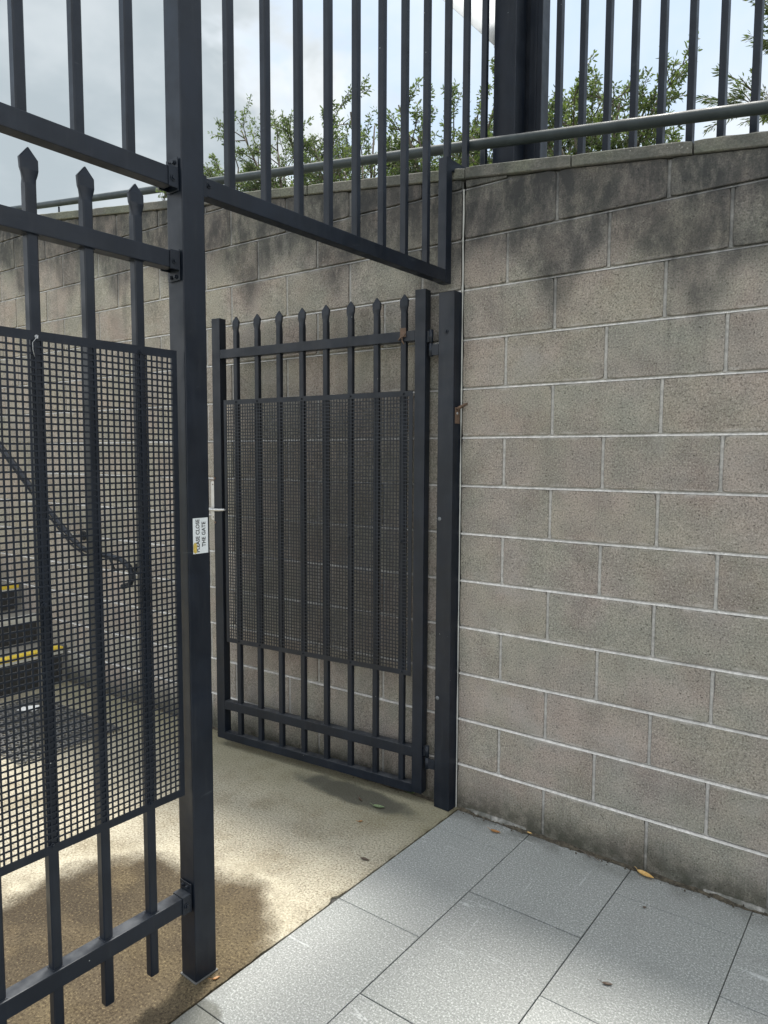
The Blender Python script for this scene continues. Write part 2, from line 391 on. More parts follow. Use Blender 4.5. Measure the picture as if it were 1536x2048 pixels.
wall = empty('block_wall', 'tall grey-brown concrete block wall, black-stained under its sloping coping', 'wall', (0, 0, 0))
blocks = MB(); block_of = []
JW = .0054
def add_block(x0, x1, z0, z1, idx):
    c = .0022
    jit = random.uniform(-.0012, .0012)
    P = [(x0, z0), (x1, z0), (x1, z1), (x0, z1)]; P = clip_top(P)
    if len(P) < 3: return
    if max(q[1] for q in P) - min(q[1] for q in P) < .02: return
    cx = sum(q[0] for q in P) / len(P); cz = sum(q[1] for q in P) / len(P)
    zs = [q[1] for q in P]; zt = max(zs)
    D = []                                     # outline subdivided, corners knocked off, edges chipped
    for i in range(len(P)):
        a, b2 = P[i], P[(i + 1) % len(P)]
        L = math.hypot(b2[0] - a[0], b2[1] - a[1]); n_ = max(1, int(L / .022))
        for q in range(n_):
            t = q / n_; D.append((a[0] + (b2[0] - a[0]) * t, a[1] + (b2[1] - a[1]) * t, q == 0))
    outer = []; inner = []
    for (x, z, corner) in D:
        nx_ = noise.noise(Vector((x * 38, z * 38, idx * 3.1))); nz_ = noise.noise(Vector((x * 38, z * 38, idx * 3.1 + 50)))
        big = max(0, noise.noise(Vector((x * 9, z * 9, idx * 1.7))) - .38) * .010
        k_ = (.0028 if corner else 0) + big
        ox_ = x + (cx - x) / max(abs(cx - x), .02) * (.0006 + .0011 * abs(nx_) + k_) * (1 if abs(x - x0) < .001 or abs(x - x1) < .001 else 0)
        oz_ = z + (cz - z) / max(abs(cz - z), .02) * (.0006 + .0011 * abs(nz_) + k_) * (1 if abs(z - z0) < .001 or abs(z - z1) < .001 or z > z0 + .01 and abs(z - ztop(x)) < .002 else 0)
        outer.append((ox_, oz_))
        inner.append((ox_ + c * (1 if ox_ < cx else -1), oz_ + c * (1 if oz_ < cz else -1)))
    mk = lambda q, y: (q[0], bend(q[0]) + y + jit, q[1])
    nf = len(blocks.f)
    blocks.poly([mk(q, 0) for q in inner])
    n = len(outer)
    for i in range(n):
        j = (i + 1) % n
        blocks.poly([mk(outer[i], c), mk(outer[j], c), mk(inner[j], 0), mk(inner[i], 0)])
        blocks.poly([mk(outer[i], .03), mk(outer[j], .03), mk(outer[j], c), mk(outer[i], c)])
    block_of.extend([idx] * (len(blocks.f) - nf))
idx = 0
for k in range(0, 19):
    z0, z1 = .2 * k + JW * .8, .2 * (k + 1) - JW
    if k == 0: z0 = -.03
    xs = [0.007] + [(.4 if k % 2 == 0 else .2) + .4 * i for i in range(12)]
    for a, b_ in zip(xs[:-1], xs[1:]):
        add_block(a + (JW if a > .01 else 0), b_ - JW, z0, z1, idx); idx += 1
    xs = [-.007] + [-(.388 if k % 2 == 0 else .194) - .388 * i for i in range(22)]
    for a, b_ in zip(xs[:-1], xs[1:]):
        add_block(b_ + JW, a - (JW if a < -.01 else 0), z0, z1, idx); idx += 1
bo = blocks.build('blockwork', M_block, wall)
tints = {}
def tint_block(p):
    i = block_of[p.index] if p.index < len(block_of) else 0
    if i not in tints:
        r = random.Random(i * 13 + 5); v = r.uniform(.93, 1.06); w = r.uniform(-.6, .8)
        tints[i] = ((.284 + .011 * w) * v, (.257 - .000 * w) * v, (.232 - .004 * w) * v)
    return tints[i]
set_tint(bo, tint_block)

mort = MB()
def strip_x(xa, xb, zlo, zhi, ylo, yhi, step=.2):
    n = max(1, int((xb - xa) / step))
    for i in range(n):
        a = xa + (xb - xa) * i / n; b_ = xa + (xb - xa) * (i + 1) / n
        if min(ztop(a), ztop(b_)) < zhi + .004: continue
        mort.poly([(a, bend(a) + ylo, zlo), (b_, bend(b_) + ylo, zlo), (b_, bend(b_) + yhi, zhi), (a, bend(a) + yhi, zhi)])
# deep backing, then weathered bed joints sloping outwards, then near-flush perpends
for (xa, xb) in ((-8.6, -.007), (.007, 4.6)):
    n = 20
    for i in range(n):
        a = xa + (xb - xa) * i / n; b_ = xa + (xb - xa) * (i + 1) / n
        mort.poly([(a, bend(a) + .012, -.03), (b_, bend(b_) + .012, -.03), (b_, bend(b_) + .012, ztop(b_) - .002), (a, bend(a) + .012, ztop(a) - .002)])
    for k in range(1, 19):
        strip_x(xa, xb, .2 * k - JW - .001, .2 * k + .0006, -.0010, .0065, .1)
mort.build('mortar', M_mortar, wall)
mort = MB()
for k in range(0, 19):
    z0, z1 = .2 * k + JW * .6, .2 * (k + 1) - JW
    for sgn in (1, -1):
        for i in range(22 if sgn < 0 else 11):
            x = (.4 if k % 2 == 0 else .2) + .4 * i if sgn > 0 else -(.388 if k % 2 == 0 else .194) - .388 * i
            zt = min(z1, ztop(x) - .008)
            if zt < z0 + .01: continue
            m_ = 8
            for q in range(m_):
                za = z0 + (zt - z0) * q / m_; zb = z0 + (zt - z0) * (q + 1) / m_
                w = JW + .0006
                ya = .0022; yb = .0048
                mort.poly([(x - w, bend(x) + yb, za), (x, bend(x) + ya, za), (x, bend(x) + ya, zb), (x - w, bend(x) + yb, zb)])
                mort.poly([(x, bend(x) + ya, za), (x + w, bend(x) + yb, za), (x + w, bend(x) + yb, zb), (x, bend(x) + ya, zb)])
mort.build('upright_joints', M_perp, wall)
# wall core behind the facing blocks
core = MB()
for (xa, xb) in ((-8.6, 0), (0, 4.6)):
    n = 10
    for i in range(n):
        a = xa + (xb - xa) * i / n; b_ = xa + (xb - xa) * (i + 1) / n
        A = lambda x, y, z: (x, bend(x) + y, z)
        core.poly([A(a, .02, ztop(a)), A(b_, .02, ztop(b_)), A(b_, .19, ztop(b_)), A(a, .19, ztop(a))])
        core.poly([A(b_, .19, -.1), A(a, .19, -.1), A(a, .19, ztop(a)), A(b_, .19, ztop(b_))])
core.poly([(4.6, 0.0, -.1), (4.6, .19, -.1), (4.6, .19, ztop(4.6)), (4.6, 0.0, ztop(4.6))])
core.build('wall_core', M_mortar, wall)
# sealant in the movement joint
sl = MB()
for i in range(60):
    za, zb = 2.60 * i / 60, 2.60 * (i + 1) / 60
    wa = .0034 + .0018 * noise.noise(Vector((0, 0, za * 9))); wb = .0034 + .0018 * noise.noise(Vector((0, 0, zb * 9)))
    o1 = .002 * noise.noise(Vector((3, 0, za * 6))); o2 = .002 * noise.noise(Vector((3, 0, zb * 6)))
    sl.poly([(o1 - wa, .004, za), (o1, -.002, za), (o2, -.002, zb), (o2 - wb, .004, zb)], True)
    sl.poly([(o1, -.002, za), (o1 + wa, .004, za), (o2 + wb, .004, zb), (o2, -.002, zb)], True)
sl.build('sealant_joint', simple('pale_sealant', (.46, .465, .44), .7, 0, .12, 40, .2), wall)
# coping stones, sloping with the ramp, uneven edges
cop = MB()
edges = [-8.6, -7.7, -6.8, -5.9, -5.0, -4.1, -3.3, -2.55, -1.75, -.83, 0.01, .455, .875, 1.8, 2.7, 3.6, 4.6]
for a, b_ in zip(edges[:-1], edges[1:]):
    n = max(4, int((b_ - a) / .03)); g_ = .003; rows = []
    dz = random.uniform(-.002, .002); dy = random.uniform(-.002, .002)
    for i in range(n + 1):
        x = a + g_ + (b_ - a - 2 * g_) * i / n
        e1 = .002 * noise.noise(Vector((x * 14, a, 1))) ; e2 = .0025 * noise.noise(Vector((x * 22, a, 7)))
        t = .046 + dz; y0 = -.011 + dy + e1
        endr = .002 if i in (0, n) else 0
        rows.append([(x, bend(x) + y0 + .003 + endr, ztop(x) + .002), (x, bend(x) + y0 + endr, ztop(x) + .005 + e2), (x, bend(x) + y0 + endr, ztop(x) + t - .004 - endr), (x, bend(x) + y0 + .004 + endr, ztop(x) + t + e2 - endr), (x, bend(x) + .21, ztop(x) + t + .004), (x, bend(x) + .21, ztop(x) + .002)])
    for r0, r1 in zip(rows[:-1], rows[1:]):
        for j in range(6):
            k2 = (j + 1) % 6
            cop.poly([r0[j], r1[j], r1[k2], r0[k2]])
    cop.poly(list(reversed(rows[0]))); cop.poly(rows[-1])
cop.build('coping', M_coping, wall)

# ------------------------------------------------------------------ ground
def sheet(name, xs, ys, zf, mat, kind='structure'):
    m = MB()
    for i in range(len(xs) - 1):
        for j in range(len(ys) - 1):
            q = [(xs[i], ys[j]), (xs[i + 1], ys[j]), (xs[i + 1], ys[j + 1]), (xs[i], ys[j + 1])]
            m.poly([(x, y, zf(x, y)) for x, y in q])
    return m.build(name, mat, None, kind)
sheet('ground', [-90, -8, 5, 90], [-90, -7, .15], lambda x, y: -.06, M_earth)
def bank_z(x, y):
    return 2.30 - .13 * max(-7.5, min(x, 4)) - (0.0 if y < 12 else (y - 12) * .03)
sheet('bank', [-90, -30, -12, -7.5, 0, 4, 10, 30, 90], [.19, 1.2, 3, 6, 12, 30, 90], bank_z, M_earth)
def edge_x(y): return .02 + .035 * y
# concrete slab, its right edge a little ragged
cs = MB(); ny = 900; ys = [-6.5 + 6.53 * i / ny for i in range(ny + 1)]
for i in range(ny):
    ya, yb = ys[i], ys[i + 1]
    ef = lambda q: edge_x(q) - .0035 - .009 * abs(noise.noise(Vector((0, q * 11, 3)))) ** 1.3 - .003 * abs(noise.noise(Vector((0, q * 60, 3)))) - (.016 * math.exp(-((q + .80) / .018) ** 2))
    ea = ef(ya); eb = ef(yb)
    cs.poly([(-8.5, ya, 0), (ea, ya, 0), (eb, yb, 0), (-8.5, yb, 0)])
    cs.poly([(ea, ya, 0), (ea, ya, -.03), (eb, yb, -.03), (eb, yb, 0)])
cs.build('concrete_floor', M_conc, None, 'structure')
# granite pavers in running bond
pv = MB(); ptint = []
lines = [.02, .352, .757, 1.158, 1.56, 1.96, 2.36, 2.76, 3.16, 3.56, 3.96, 4.36]
cr = random.Random(3)
for i in range(len(lines) - 1):
    off = -.19 if i % 2 == 0 else -.485
    cuts = [-.014] + [off - .595 * k for k in range(0, 11)]
    for j in range(len(cuts) - 1):
        y1, y0 = cuts[j], cuts[j + 1]
        g_ = .0014 if not (i == 1) else .0022
        e = .0012; zz = cr.uniform(-.0006, .0006)
        X = lambda x, y: x + .035 * y
        a, b_ = lines[i] + g_, lines[i + 1] - g_
        lo, hi = y0 + g_, y1 - g_
        o4 = [(a, lo), (b_, lo), (b_, hi), (a, hi)]; i4 = [(a + e, lo + e), (b_ - e, lo + e), (b_ - e, hi - e), (a + e, hi - e)]
        v = cr.uniform(.93, 1.06); col = (.268 * v, .276 * v, .266 * v)
        n0 = len(pv.f)
        pv.poly([(X(x, y), y, zz) for x, y in i4])
        for k in range(4):
            l = (k + 1) % 4
            pv.poly([(X(*o4[k]), o4[k][1], zz - e), (X(*o4[l]), o4[l][1], zz - e), (X(*i4[l]), i4[l][1], zz), (X(*i4[k]), i4[k][1], zz)])
            pv.poly([(X(*o4[k]), o4[k][1], -.03), (X(*o4[l]), o4[l][1], -.03), (X(*o4[l]), o4[l][1], zz - e), (X(*o4[k]), o4[k][1], zz - e)])
        ptint += [col] * (len(pv.f) - n0)
po = pv.build('pavement', M_paver, None, 'structure')
set_tint(po, lambda p: ptint[p.index] if p.index < len(ptint) else (.3, .3, .3))
sheet('paver_bedding', [-.3, 4.5], [-6.5, -.002], lambda x, y: -.007, M_grout)
# crumbled dirt and mortar droppings packed along the foot of the wall
dm = MB(); nx = 420
for i in range(nx):
    xa = .02 + 4.4 * i / nx; xb = .02 + 4.4 * (i + 1) / nx
    def prof(x):
        w = .014 + .016 * abs(noise.noise(Vector((x * 5, 2, 0)))) + .006 * noise.noise(Vector((x * 40, 2, 0)))
        h = .003 + .010 * abs(noise.noise(Vector((x * 9, 5, 0)))) + .004 * abs(noise.noise(Vector((x * 60, 5, 0))))
        return [(x, .004, h * 1.2), (x, -.004, h), (x, -w * .6, h * .6), (x, -w - .004, .0014)]
    A, B = prof(xa), prof(xb)
    for j in range(3): dm.poly([A[j], A[j + 1], B[j + 1], B[j]], True)
for i in range(260):   # left part along the concrete
    xa = -6 + 5.9 * i / 260; xb = -6 + 5.9 * (i + 1) / 260
    def prof(x):
        w = .012 + .02 * abs(noise.noise(Vector((x * 5, 2, 0)))); h = .003 + .010 * abs(noise.noise(Vector((x * 9, 5, 0))))
        return [(x, bend(x) + .004, h), (x, bend(x) - w * .5, h * .7), (x, bend(x) - w - .006, .0014)]
    A, B = prof(xa), prof(xb)
    for j in range(2): dm.poly([A[j], A[j + 1], B[j + 1], B[j]], True)
rr = random.Random(8)
for i in range(520):
    x = rr.uniform(.03, 2.2) if i % 3 else rr.uniform(-3, 0); y = -abs(rr.gauss(0, .016)) - .003 + bend(x); s_ = rr.uniform(.0012, .0042)
    bm = bmesh.new(); bmesh.ops.create_icosphere(bm, subdivisions=1, radius=s_)
    for v in bm.verts: v.co *= rr.uniform(.7, 1.2)
    dm.addbm(bm, Matrix.Translation((x, y, s_ * .7 + .002))); bm.free()
dm.build('dirt', M_dirt, None, 'stuff')
# ragged bead of pale mortar droppings at the foot of the wall
bd = MB()
for (xa, xb, hh) in ((.045, .33, .012), (1.0, 1.28, .007)):
    n = 60
    for i in range(n):
        def pr(x):
            t = (x - xa) / (xb - xa); k = math.sin(math.pi * max(0, min(1, t))) ** .4
            h = hh * k * (.6 + .8 * abs(noise.noise(Vector((x * 30, 1, 0))))); w = .011 * k * (.5 + abs(noise.noise(Vector((x * 24, 6, 0))))) + .001
            return [(x, .003, h + .010), (x, -w * .5, h + .009), (x, -w, h * .5 + .004), (x, -w - .002, .001)]
        A, B = pr(xa + (xb - xa) * i / n), pr(xa + (xb - xa) * (i + 1) / n)
        for j in range(3): bd.poly([A[j], A[j + 1], B[j + 1], B[j]], True)
bd.build('mortar_droppings', M_mortar, None, 'stuff')

# ------------------------------------------------------------------ fence parts in local frames: x along the fence, y towards the camera side, z up
TW = .025
def picket_mb(x, y1, z0, z1, spear=True, welds=()):
    """square tube whose head is pinched and pressed into a spear; y1 = front face"""
    m = MB(); h = TW / 2; yc = y1 - h; c = .0028
    def ring(z, hx, hy, dy=0.0, k=1.0):
        cc = min(c, hx * .4, hy * .4) * k
        P = [(hx, -hy + cc), (hx, hy - cc), (hx - cc, hy), (-hx + cc, hy), (-hx, hy - cc), (-hx, -hy + cc), (-hx + cc, -hy), (hx - cc, -hy)]
        return [(x + a, yc + dy + b_, z) for a, b_ in P]
    if spear:
        R_ = [ring(z0, h, h), ring(z1 - .092, h, h), ring(z1 - .080, h * 1.02, h * .94), ring(z1 - .069, h * 1.12, h * .66, .002), ring(z1 - .058, h * 1.42, h * .44, .004),
              ring(z1 - .048, h * 1.62, h * .50, .003), ring(z1 - .025, h * 1.66, h * .56, .001), ring(z1 - .0235, h * 1.60, h * .55, .001), ring(z1, .0012, h * .30)]
    else:
        R_ = [ring(z0, h, h), ring(z1, h, h)]
    n0 = len(m.v)
    for r in R_: m.v += r
    for i in range(len(R_) - 1):
        for j in range(8):
            k = (j + 1) % 8
            m.f.append((n0 + i * 8 + j, n0 + i * 8 + k, n0 + (i + 1) * 8 + k, n0 + (i + 1) * 8 + j)); m.sm.append(2 <= i <= 4)
    m.f.append(tuple(n0 + j for j in reversed(range(8)))); m.sm.append(False)
    e = n0 + (len(R_) - 1) * 8
    m.f.append(tuple(e + j for j in range(8))); m.sm.append(False)
    for zr in welds:
        m.box(x - h - .0016, x + h + .0016, yc - h - .0016, yc + h + .0016, zr, zr + .0024, .0008)
    return m

def perforated(x0, x1, z0, z1, y1, th=.0018, pitch=.0157, hole=.0113, bx=.012, bz=.018):
    """sheet of square holes punched through real thickness"""
    m = MB(); nx = int((x1 - x0 - 2 * bx) / pitch); nz = int((z1 - z0 - 2 * bz) / pitch)
    ox = x0 + (x1 - x0 - nx * pitch) / 2; oz = z0 + (z1 - z0 - nz * pitch) / 2; w = (pitch - hole) / 2
    X = [x0] + [v for i in range(nx) for v in (ox + i * pitch + w, ox + (i + 1) * pitch - w)] + [x1]
    Z = [z0] + [v for i in range(nz) for v in (oz + i * pitch + w, oz + (i + 1) * pitch - w)] + [z1]
    W = len(X); y0 = y1 - th
    V = [(x, y1, z) for z in Z for x in X] + [(x, y0, z) for z in Z for x in X]; N = W * len(Z)
    F = []
    for j in range(len(Z) - 1):
        for i in range(W - 1):
            a, b_, c, d = j * W + i, j * W + i + 1, (j + 1) * W + i + 1, (j + 1) * W + i
            if i % 2 == 1 and j % 2 == 1:
                for p, q in ((a, b_), (b_, c), (c, d), (d, a)): F.append((p, q, q + N, p + N))
            else:
                F.append((b_, a, d, c)); F.append((a + N, b_ + N, c + N, d + N))
    for i in range(W - 1):
        F.append((i, i + 1, i + 1 + N, i + N)); t = (len(Z) - 1) * W + i; F.append((t + 1, t, t + N, t + 1 + N))
    for j in range(len(Z) - 1):
        F.append(((j + 1) * W, j * W, j * W + N, (j + 1) * W + N)); t = j * W + W - 1; F.append((t, t + W, t + W + N, t + N))
    m.v = V; m.f = F; m.sm = [False] * len(F)
    return m

def screw_mb(x, y, z, r=.0055):
    m = MB(); m.cyl((x, y, z), (x, y + .0022, z), r * 1.35, n=14); m.cyl((x, y + .0022, z), (x, y + .006, z), r * .8, n=6, smooth=False); return m
def wire_tie(x, y, z, l=.032):
    m = MB(); m.tube([(x - .006, y, z), (x - .004, y + .007, z + .003), (x + .003, y + .007, z - .004), (x + .008, y + .004, z - .012), (x + .009, y + .006, z - .012 - l * .5), (x + .005, y + .005, z - .012 - l)], .0010, 6)
    m.cyl((x - .002, y - .001, z + .002), (x - .002, y + .003, z + .002), .0045, n=10)
    return m

def bracket(root, x, z, h=.045, up=1, side=1):
    """folded end bracket that bolts a rail (front at y=0, 40 deep) to the post face at x"""
    m = MB(); s = side
    a, b_ = sorted((x, x + s * .003))
    m.box(a, b_, -.048, .003, z - .028 if up < 0 else z - .008, z + h + (.008 if up < 0 else .030), .0012)
    a, b_ = sorted((x + s * .003, x + s * .030))
    for (p, q, u, v) in ((.0006, .0032, z - .0028, z + h + .0028), (-.0434, -.0406, z - .0028, z + h + .0028)):
        m.box(a, b_, p, q, u, v, .0008)
    m.box(a, b_, -.0406, .0006, z + h + .0004, z + h + .003, .0008)
    o = m.build('rail_bracket', M_steel, root)
    zz = z + h + .018 if up > 0 else z - .018
    for yy in (-.033, -.012):
        bm_ = MB(); bm_.cyl((x + s * .003, yy, zz), (x + s * .0055, yy, zz), .0062, n=12); bm_.cyl((x + s * .0055, yy, zz), (x + s * .0095, yy, zz), .0046, n=6, smooth=False)
        bm_.build('bolt', M_steel, o)
    b2 = screw_mb(x + s * .017, .0032, z + h * .42, .0065); b2.build('bolt', M_steel, o)
    return o

FA = math.atan2(-1, -.045)            # fence line, running away from the wall
FO = (-.0365, 0, 0)
S = 1.001
# --- big steel post that carries the gate opening
post = empty('steel_post', 'tall dark steel post beside the gate opening, with the white sticker', 'post', (-.085, -1.334, 0), FA)
m = MB(); m.box(-.072, 0, -.067, 0, .004, 3.98, .003); m.build('post_tube', M_steel, post)
m = MB(); m.box(-.0755, .0035, -.0705, .0035, .0015, .004, 0)
gr = [(-.078, -.073), (.006, -.073), (.007, .006), (-.078, .006)]
m.build('sealant_bead', M_dark, post)
# sticker: 51 x 100 mm on the face towards the camera side
m = MB(); m.box(-.066, -.016, 0, .0006, 1.2475, 1.3465, 0); stk = m.build('sticker', M_white, post)
def text_mesh(body, size, thick, parent, mat, M, name='lettering', bold=.0):
    cu = bpy.data.curves.new('txt', 'FONT'); cu.body = body; cu.size = size; cu.extrude = thick; cu.offset = bold
    cu.align_x = 'CENTER'; cu.align_y = 'CENTER'; cu.resolution_u = 3
    t = bpy.data.objects.new('txt', cu); C.objects.link(t)
    dg = bpy.context.evaluated_depsgraph_get(); dg.update()
    me = bpy.data.meshes.new_from_object(t.evaluated_get(dg))
    bpy.data.objects.remove(t); bpy.data.curves.remove(cu)
    me.transform(M); me.materials.clear(); me.materials.append(mat); me.name = name
    o = bpy.data.objects.new(name, me); C.objects.link(o); o.parent = parent; return o
# text local: X_text -> up (z), Y_text -> local +x ... reading upwards, seen from +y side (normal +y)
def TM(cx, cz, sx=1, sy=1):
    # text x axis -> +z ; text y axis -> direction to the left as seen (local +x is left for the viewer)
    return Matrix(((0, sy, 0, cx), (0, 0, 1, .0009), (sx, 0, 0, cz), (0, 0, 0, 1)))
l1 = text_mesh('PLEASE CLOSE', .0172, .00015, stk, M_black, TM(-.0318, 1.2972, .84), bold=.00028)
l2 = text_mesh('THE GATE', .0172, .00015, stk, M_black, TM(-.0518, 1.3005, .88), bold=.00028)
m = MB(); ctr = (-.0215, 1.2640); pts = []
for i in range(26):
    a = 2 * math.pi * i / 26; rx = .0052 + .0026 * noise.noise(Vector((math.cos(a) * 2, math.sin(a) * 2, 2))); rz = .0155 + .006 * noise.noise(Vector((math.cos(a) * 2, math.sin(a) * 2, 9)))
    pts.append((max(min(ctr[0] + rx * 1.35 * math.cos(a), -.0162), -.0345), .00125, max(ctr[1] + rz * math.sin(a), 1.248)))
m.poly(pts); m.build('glue_mark', M_glue, stk)

# --- lower picket fence panel with perforated screen, left of the post
X0 = 1.338
fence = empty('picket_fence_panel', 'low dark picket fence panel with perforated screen, bolted left of the tall post', 'fence', FO, FA)
XE = 2.62
for (z0, z1) in ((2.012, 2.056), (.224, .270)):
    m = MB(); m.box(X0 + .018, XE, -.04, 0, z0, z1, .0022); m.build('rail', M_steel, fence)
px0, dp = 1.453, .1328
for i in range(9):
    x = px0 + dp * i
    picket_mb(x, -.0075, .092, 2.202, welds=(.2695, .2220, 2.0556, 2.0100)).build('picket', M_steel, fence)
scr = perforated(1.349, XE - .02, .566, 1.798, -.0045).build('perforated_screen', M_steel, fence)
for (i, z, kind) in ((0, 1.783, 's'), (2, 1.783, 'w'), (0, .585, 's'), (2, .585, 's'), (2, 1.17, 's'), (0, 1.17, 's'), (4, 1.783, 's'), (4, .585, 's'), (6, 1.783, 's'), (6, .585, 's')):
    x = px0 + dp * (i if i < 2 else i) + .004
    (wire_tie(x, -.0045, z) if kind == 'w' else screw_mb(x, -.0045, z)).build('wire_tie' if kind == 'w' else 'screw', M_zinc if kind == 'w' else M_steel, fence)
bracket(fence, X0, 2.012, .044, -1)
bracket(fence, X0, .224, .046, 1)
# its far post, beyond the frame
p2 = empty('steel_post', 'dark steel post at the far left end of the picket fence, outside the picture', 'post', (-.085 - .045 * 1.29, -1.334 - 1.29, 0), FA)
m = MB(); m.box(-.005, .067, -.067, 0, .004, 3.98, .003); m.build('post_tube', M_steel, p2)

# --- tall upper panel above it
up = empty('tall_fence_panel', 'tall dark bar panel mounted above the low picket fence, left of the post', 'fence', FO, FA)
m = MB(); m.box(X0 + .018, XE, -.04, 0, 2.222, 2.270, .0022); m.build('rail', M_steel, up)
m = MB(); m.box(X0 + .004, XE, -.04, 0, 3.70, 3.745, .0022); m.build('rail', M_steel, up)
for i in range(9):
    picket_mb(1.467 + .1335 * i, -.0075, 2.269, 3.93, welds=(2.2695,)).build('picket', M_steel, up)
bracket(up, X0, 2.222, .048, 1)

# --- transom panel over the gate, carried on past the wall face
tr = empty('transom_panel', 'dark bar panel hanging over the gate, between the tall post and the wall top', 'fence', FO, FA)
m = MB(); m.box(.068, 1.262 - .012, -.04, 0, 2.226, 2.275, .0022); m.build('bottom_rail', M_steel, tr)
m = MB(); m.box(.028, .068, -.0395, .0005, 2.224, 2.718, .0022); m.build('end_upright', M_steel, tr)
m = MB(); m.box(-.125, .028, -.04, 0, 2.672, 2.716, .0018); m.build('top_stub_rail', M_steel, tr)
m = MB(); m.box(-.32, 1.262, -.04, 0, 3.70, 3.745, .0022); m.build('top_rail', M_steel, tr)
for s_ in (1.149, 1.012, .875, .739, .599, .456, .322, .180):
    picket_mb(s_, -.0075, 2.274, 3.93, welds=(2.2745,)).build('picket', M_steel, tr)
picket_mb(.035, -.0075, 2.717, 3.93).build('picket', M_steel, tr)
picket_mb(-.103, -.0075, 2.715, 3.93).build('picket', M_steel, tr)
picket_mb(-.250, -.0075, 2.42, 3.93).build('picket', M_steel, tr)
bk = MB(); bk.box(1.247, 1.2615, -.043, .0025, 2.222, 2.279, .001); bo2 = bk.build('rail_bracket', M_steel, tr)
screw_mb(1.238, .0008, 2.258, .0065).build('bolt', M_steel, bo2)

# --- gate post by the wall
gp = empty('gate_post', 'short dark gate post standing against the wall joint, rusty hasp on its side', 'post', (-.002, -.058, 0), FA)
m = MB(); m.box(-.060, 0, -.076, 0, .002, 2.190, .0028); gpt = m.build('post_tube', M_steel, gp)
for (yy, zz) in ((-.062, 1.258), (-.063, .488)):
    m = MB(); m.dome((0, yy, zz), (1, 0, 0), .0088, .0045, 14); m.build('dome_plug', simple('dull_plug', (.11, .12, .13), .5, 0, .1, 30, 0), gp)
m = MB(); m.cyl((0, -.040, 2.030), (.0022, -.040, 2.030), .011, n=18); m.cyl((.0022, -.040, 2.030), (.007, -.040, 2.030), .006, n=6, smooth=False); m.build('bolt', M_steel, gp)
# hasp: rusty plate with eye, on the side that faces the pavers
m = MB(); m.box(-.046, -.012, 0, .003, 1.655, 1.722, .001); hp = m.build('hasp_plate', M_rust, gp)
m = MB(); m.tube([(-.020, .003, 1.716), (-.026, .016, 1.724), (-.040, .030, 1.734), (-.056, .030, 1.737), (-.060, .018, 1.732), (-.046, .008, 1.722), (-.030, .003, 1.712)], .0042, 8); m.build('hasp_eye', M_rust, hp)
m = MB(); m.dome((-.027, .003, 1.697), (0, 1, 0), .006, .004); m.build('rivet', M_zinc, hp)
m = MB(); m.tube([(-.056, .028, 1.737), (-.075, .035, 1.744), (-.084, .048, 1.746)], .0012, 6); m.build('wire_end', M_zinc, hp)

# --- the gate leaf, swung back against the wall
GA = math.atan2(-.0874, -.9962)
gate = empty('picket_gate', 'dark picket gate with perforated screen, swung open flat along the block wall', 'gate', (-.133, -.069, 0), GA)
m = MB(); m.box(0, .050, -.046, 0, .045, 2.212, .0028); m.build('hinge_stile', M_steel, gate)
m = MB(); m.box(1.160, 1.214, -.046, 0, .042, 2.204, .0028); lst = m.build('latch_stile', M_steel, gate)
for (z0, z1) in ((2.004, 2.047), (.203, .247), (.040, .080)):
    m = MB(); m.box(.050, 1.160, -.0395, -.0005, z0, z1, .002); m.build('rail', M_steel, gate)
for x in (.111, .248, .384, .520, .656, .793, .929, 1.066):
    picket_mb(x, -.0075, .078, 2.204, welds=(.0795, .2465, .2010, 2.0466, 2.0020)).build('picket', M_steel, gate)
perforated(.060, 1.143, .562, 1.797, -.0045).build('perforated_screen', M_steel, gate)
for x in (.111, .384, .656, .929, 1.066):
    for z in (1.786, .574):
        screw_mb(x - .004, -.0045, z, .005).build('screw', M_steel, gate)
for x in (.111, .384): screw_mb(x + .004, -.0045, 1.15, .0055).build('screw', M_steel, gate)
for (za, zb) in ((1.935, 2.045), (.160, .262)):
    m = MB(); zm = (za + zb) / 2
    m.cyl((-.018, -.016, zm + .002), (-.018, -.016, zb), .0095, n=14); m.cyl((-.018, -.016, za), (-.018, -.016, zm - .002), .0095, n=14)
    m.cyl((-.018, -.016, za + .004), (-.018, -.016, zb - .004), .005, n=10)
    m.box(-.020, 0, -.021, -.011, zm + .004, zb - .004, .0008); m.box(-.055, -.018, -.021, -.011, za + .004, zm - .006, .0008)
    m.build('hinge', M_steel, gate)
# rusty clip on the top rail
m = MB(); m.box(.092, .120, -.0005, .0035, 2.022, 2.060, .0015); cl = m.build('latch_clip', M_rust, gate)
m = MB(); m.tube([(.126, .003, 2.012), (.112, .014, 2.018), (.098, .010, 2.026), (.096, .003, 2.036)], .0035, 8)
m.tube([(.110, .004, 2.022), (.106, .008, 2.004), (.098, .006, 1.992)], .003, 8); m.build('clip_hook', M_rust, cl)
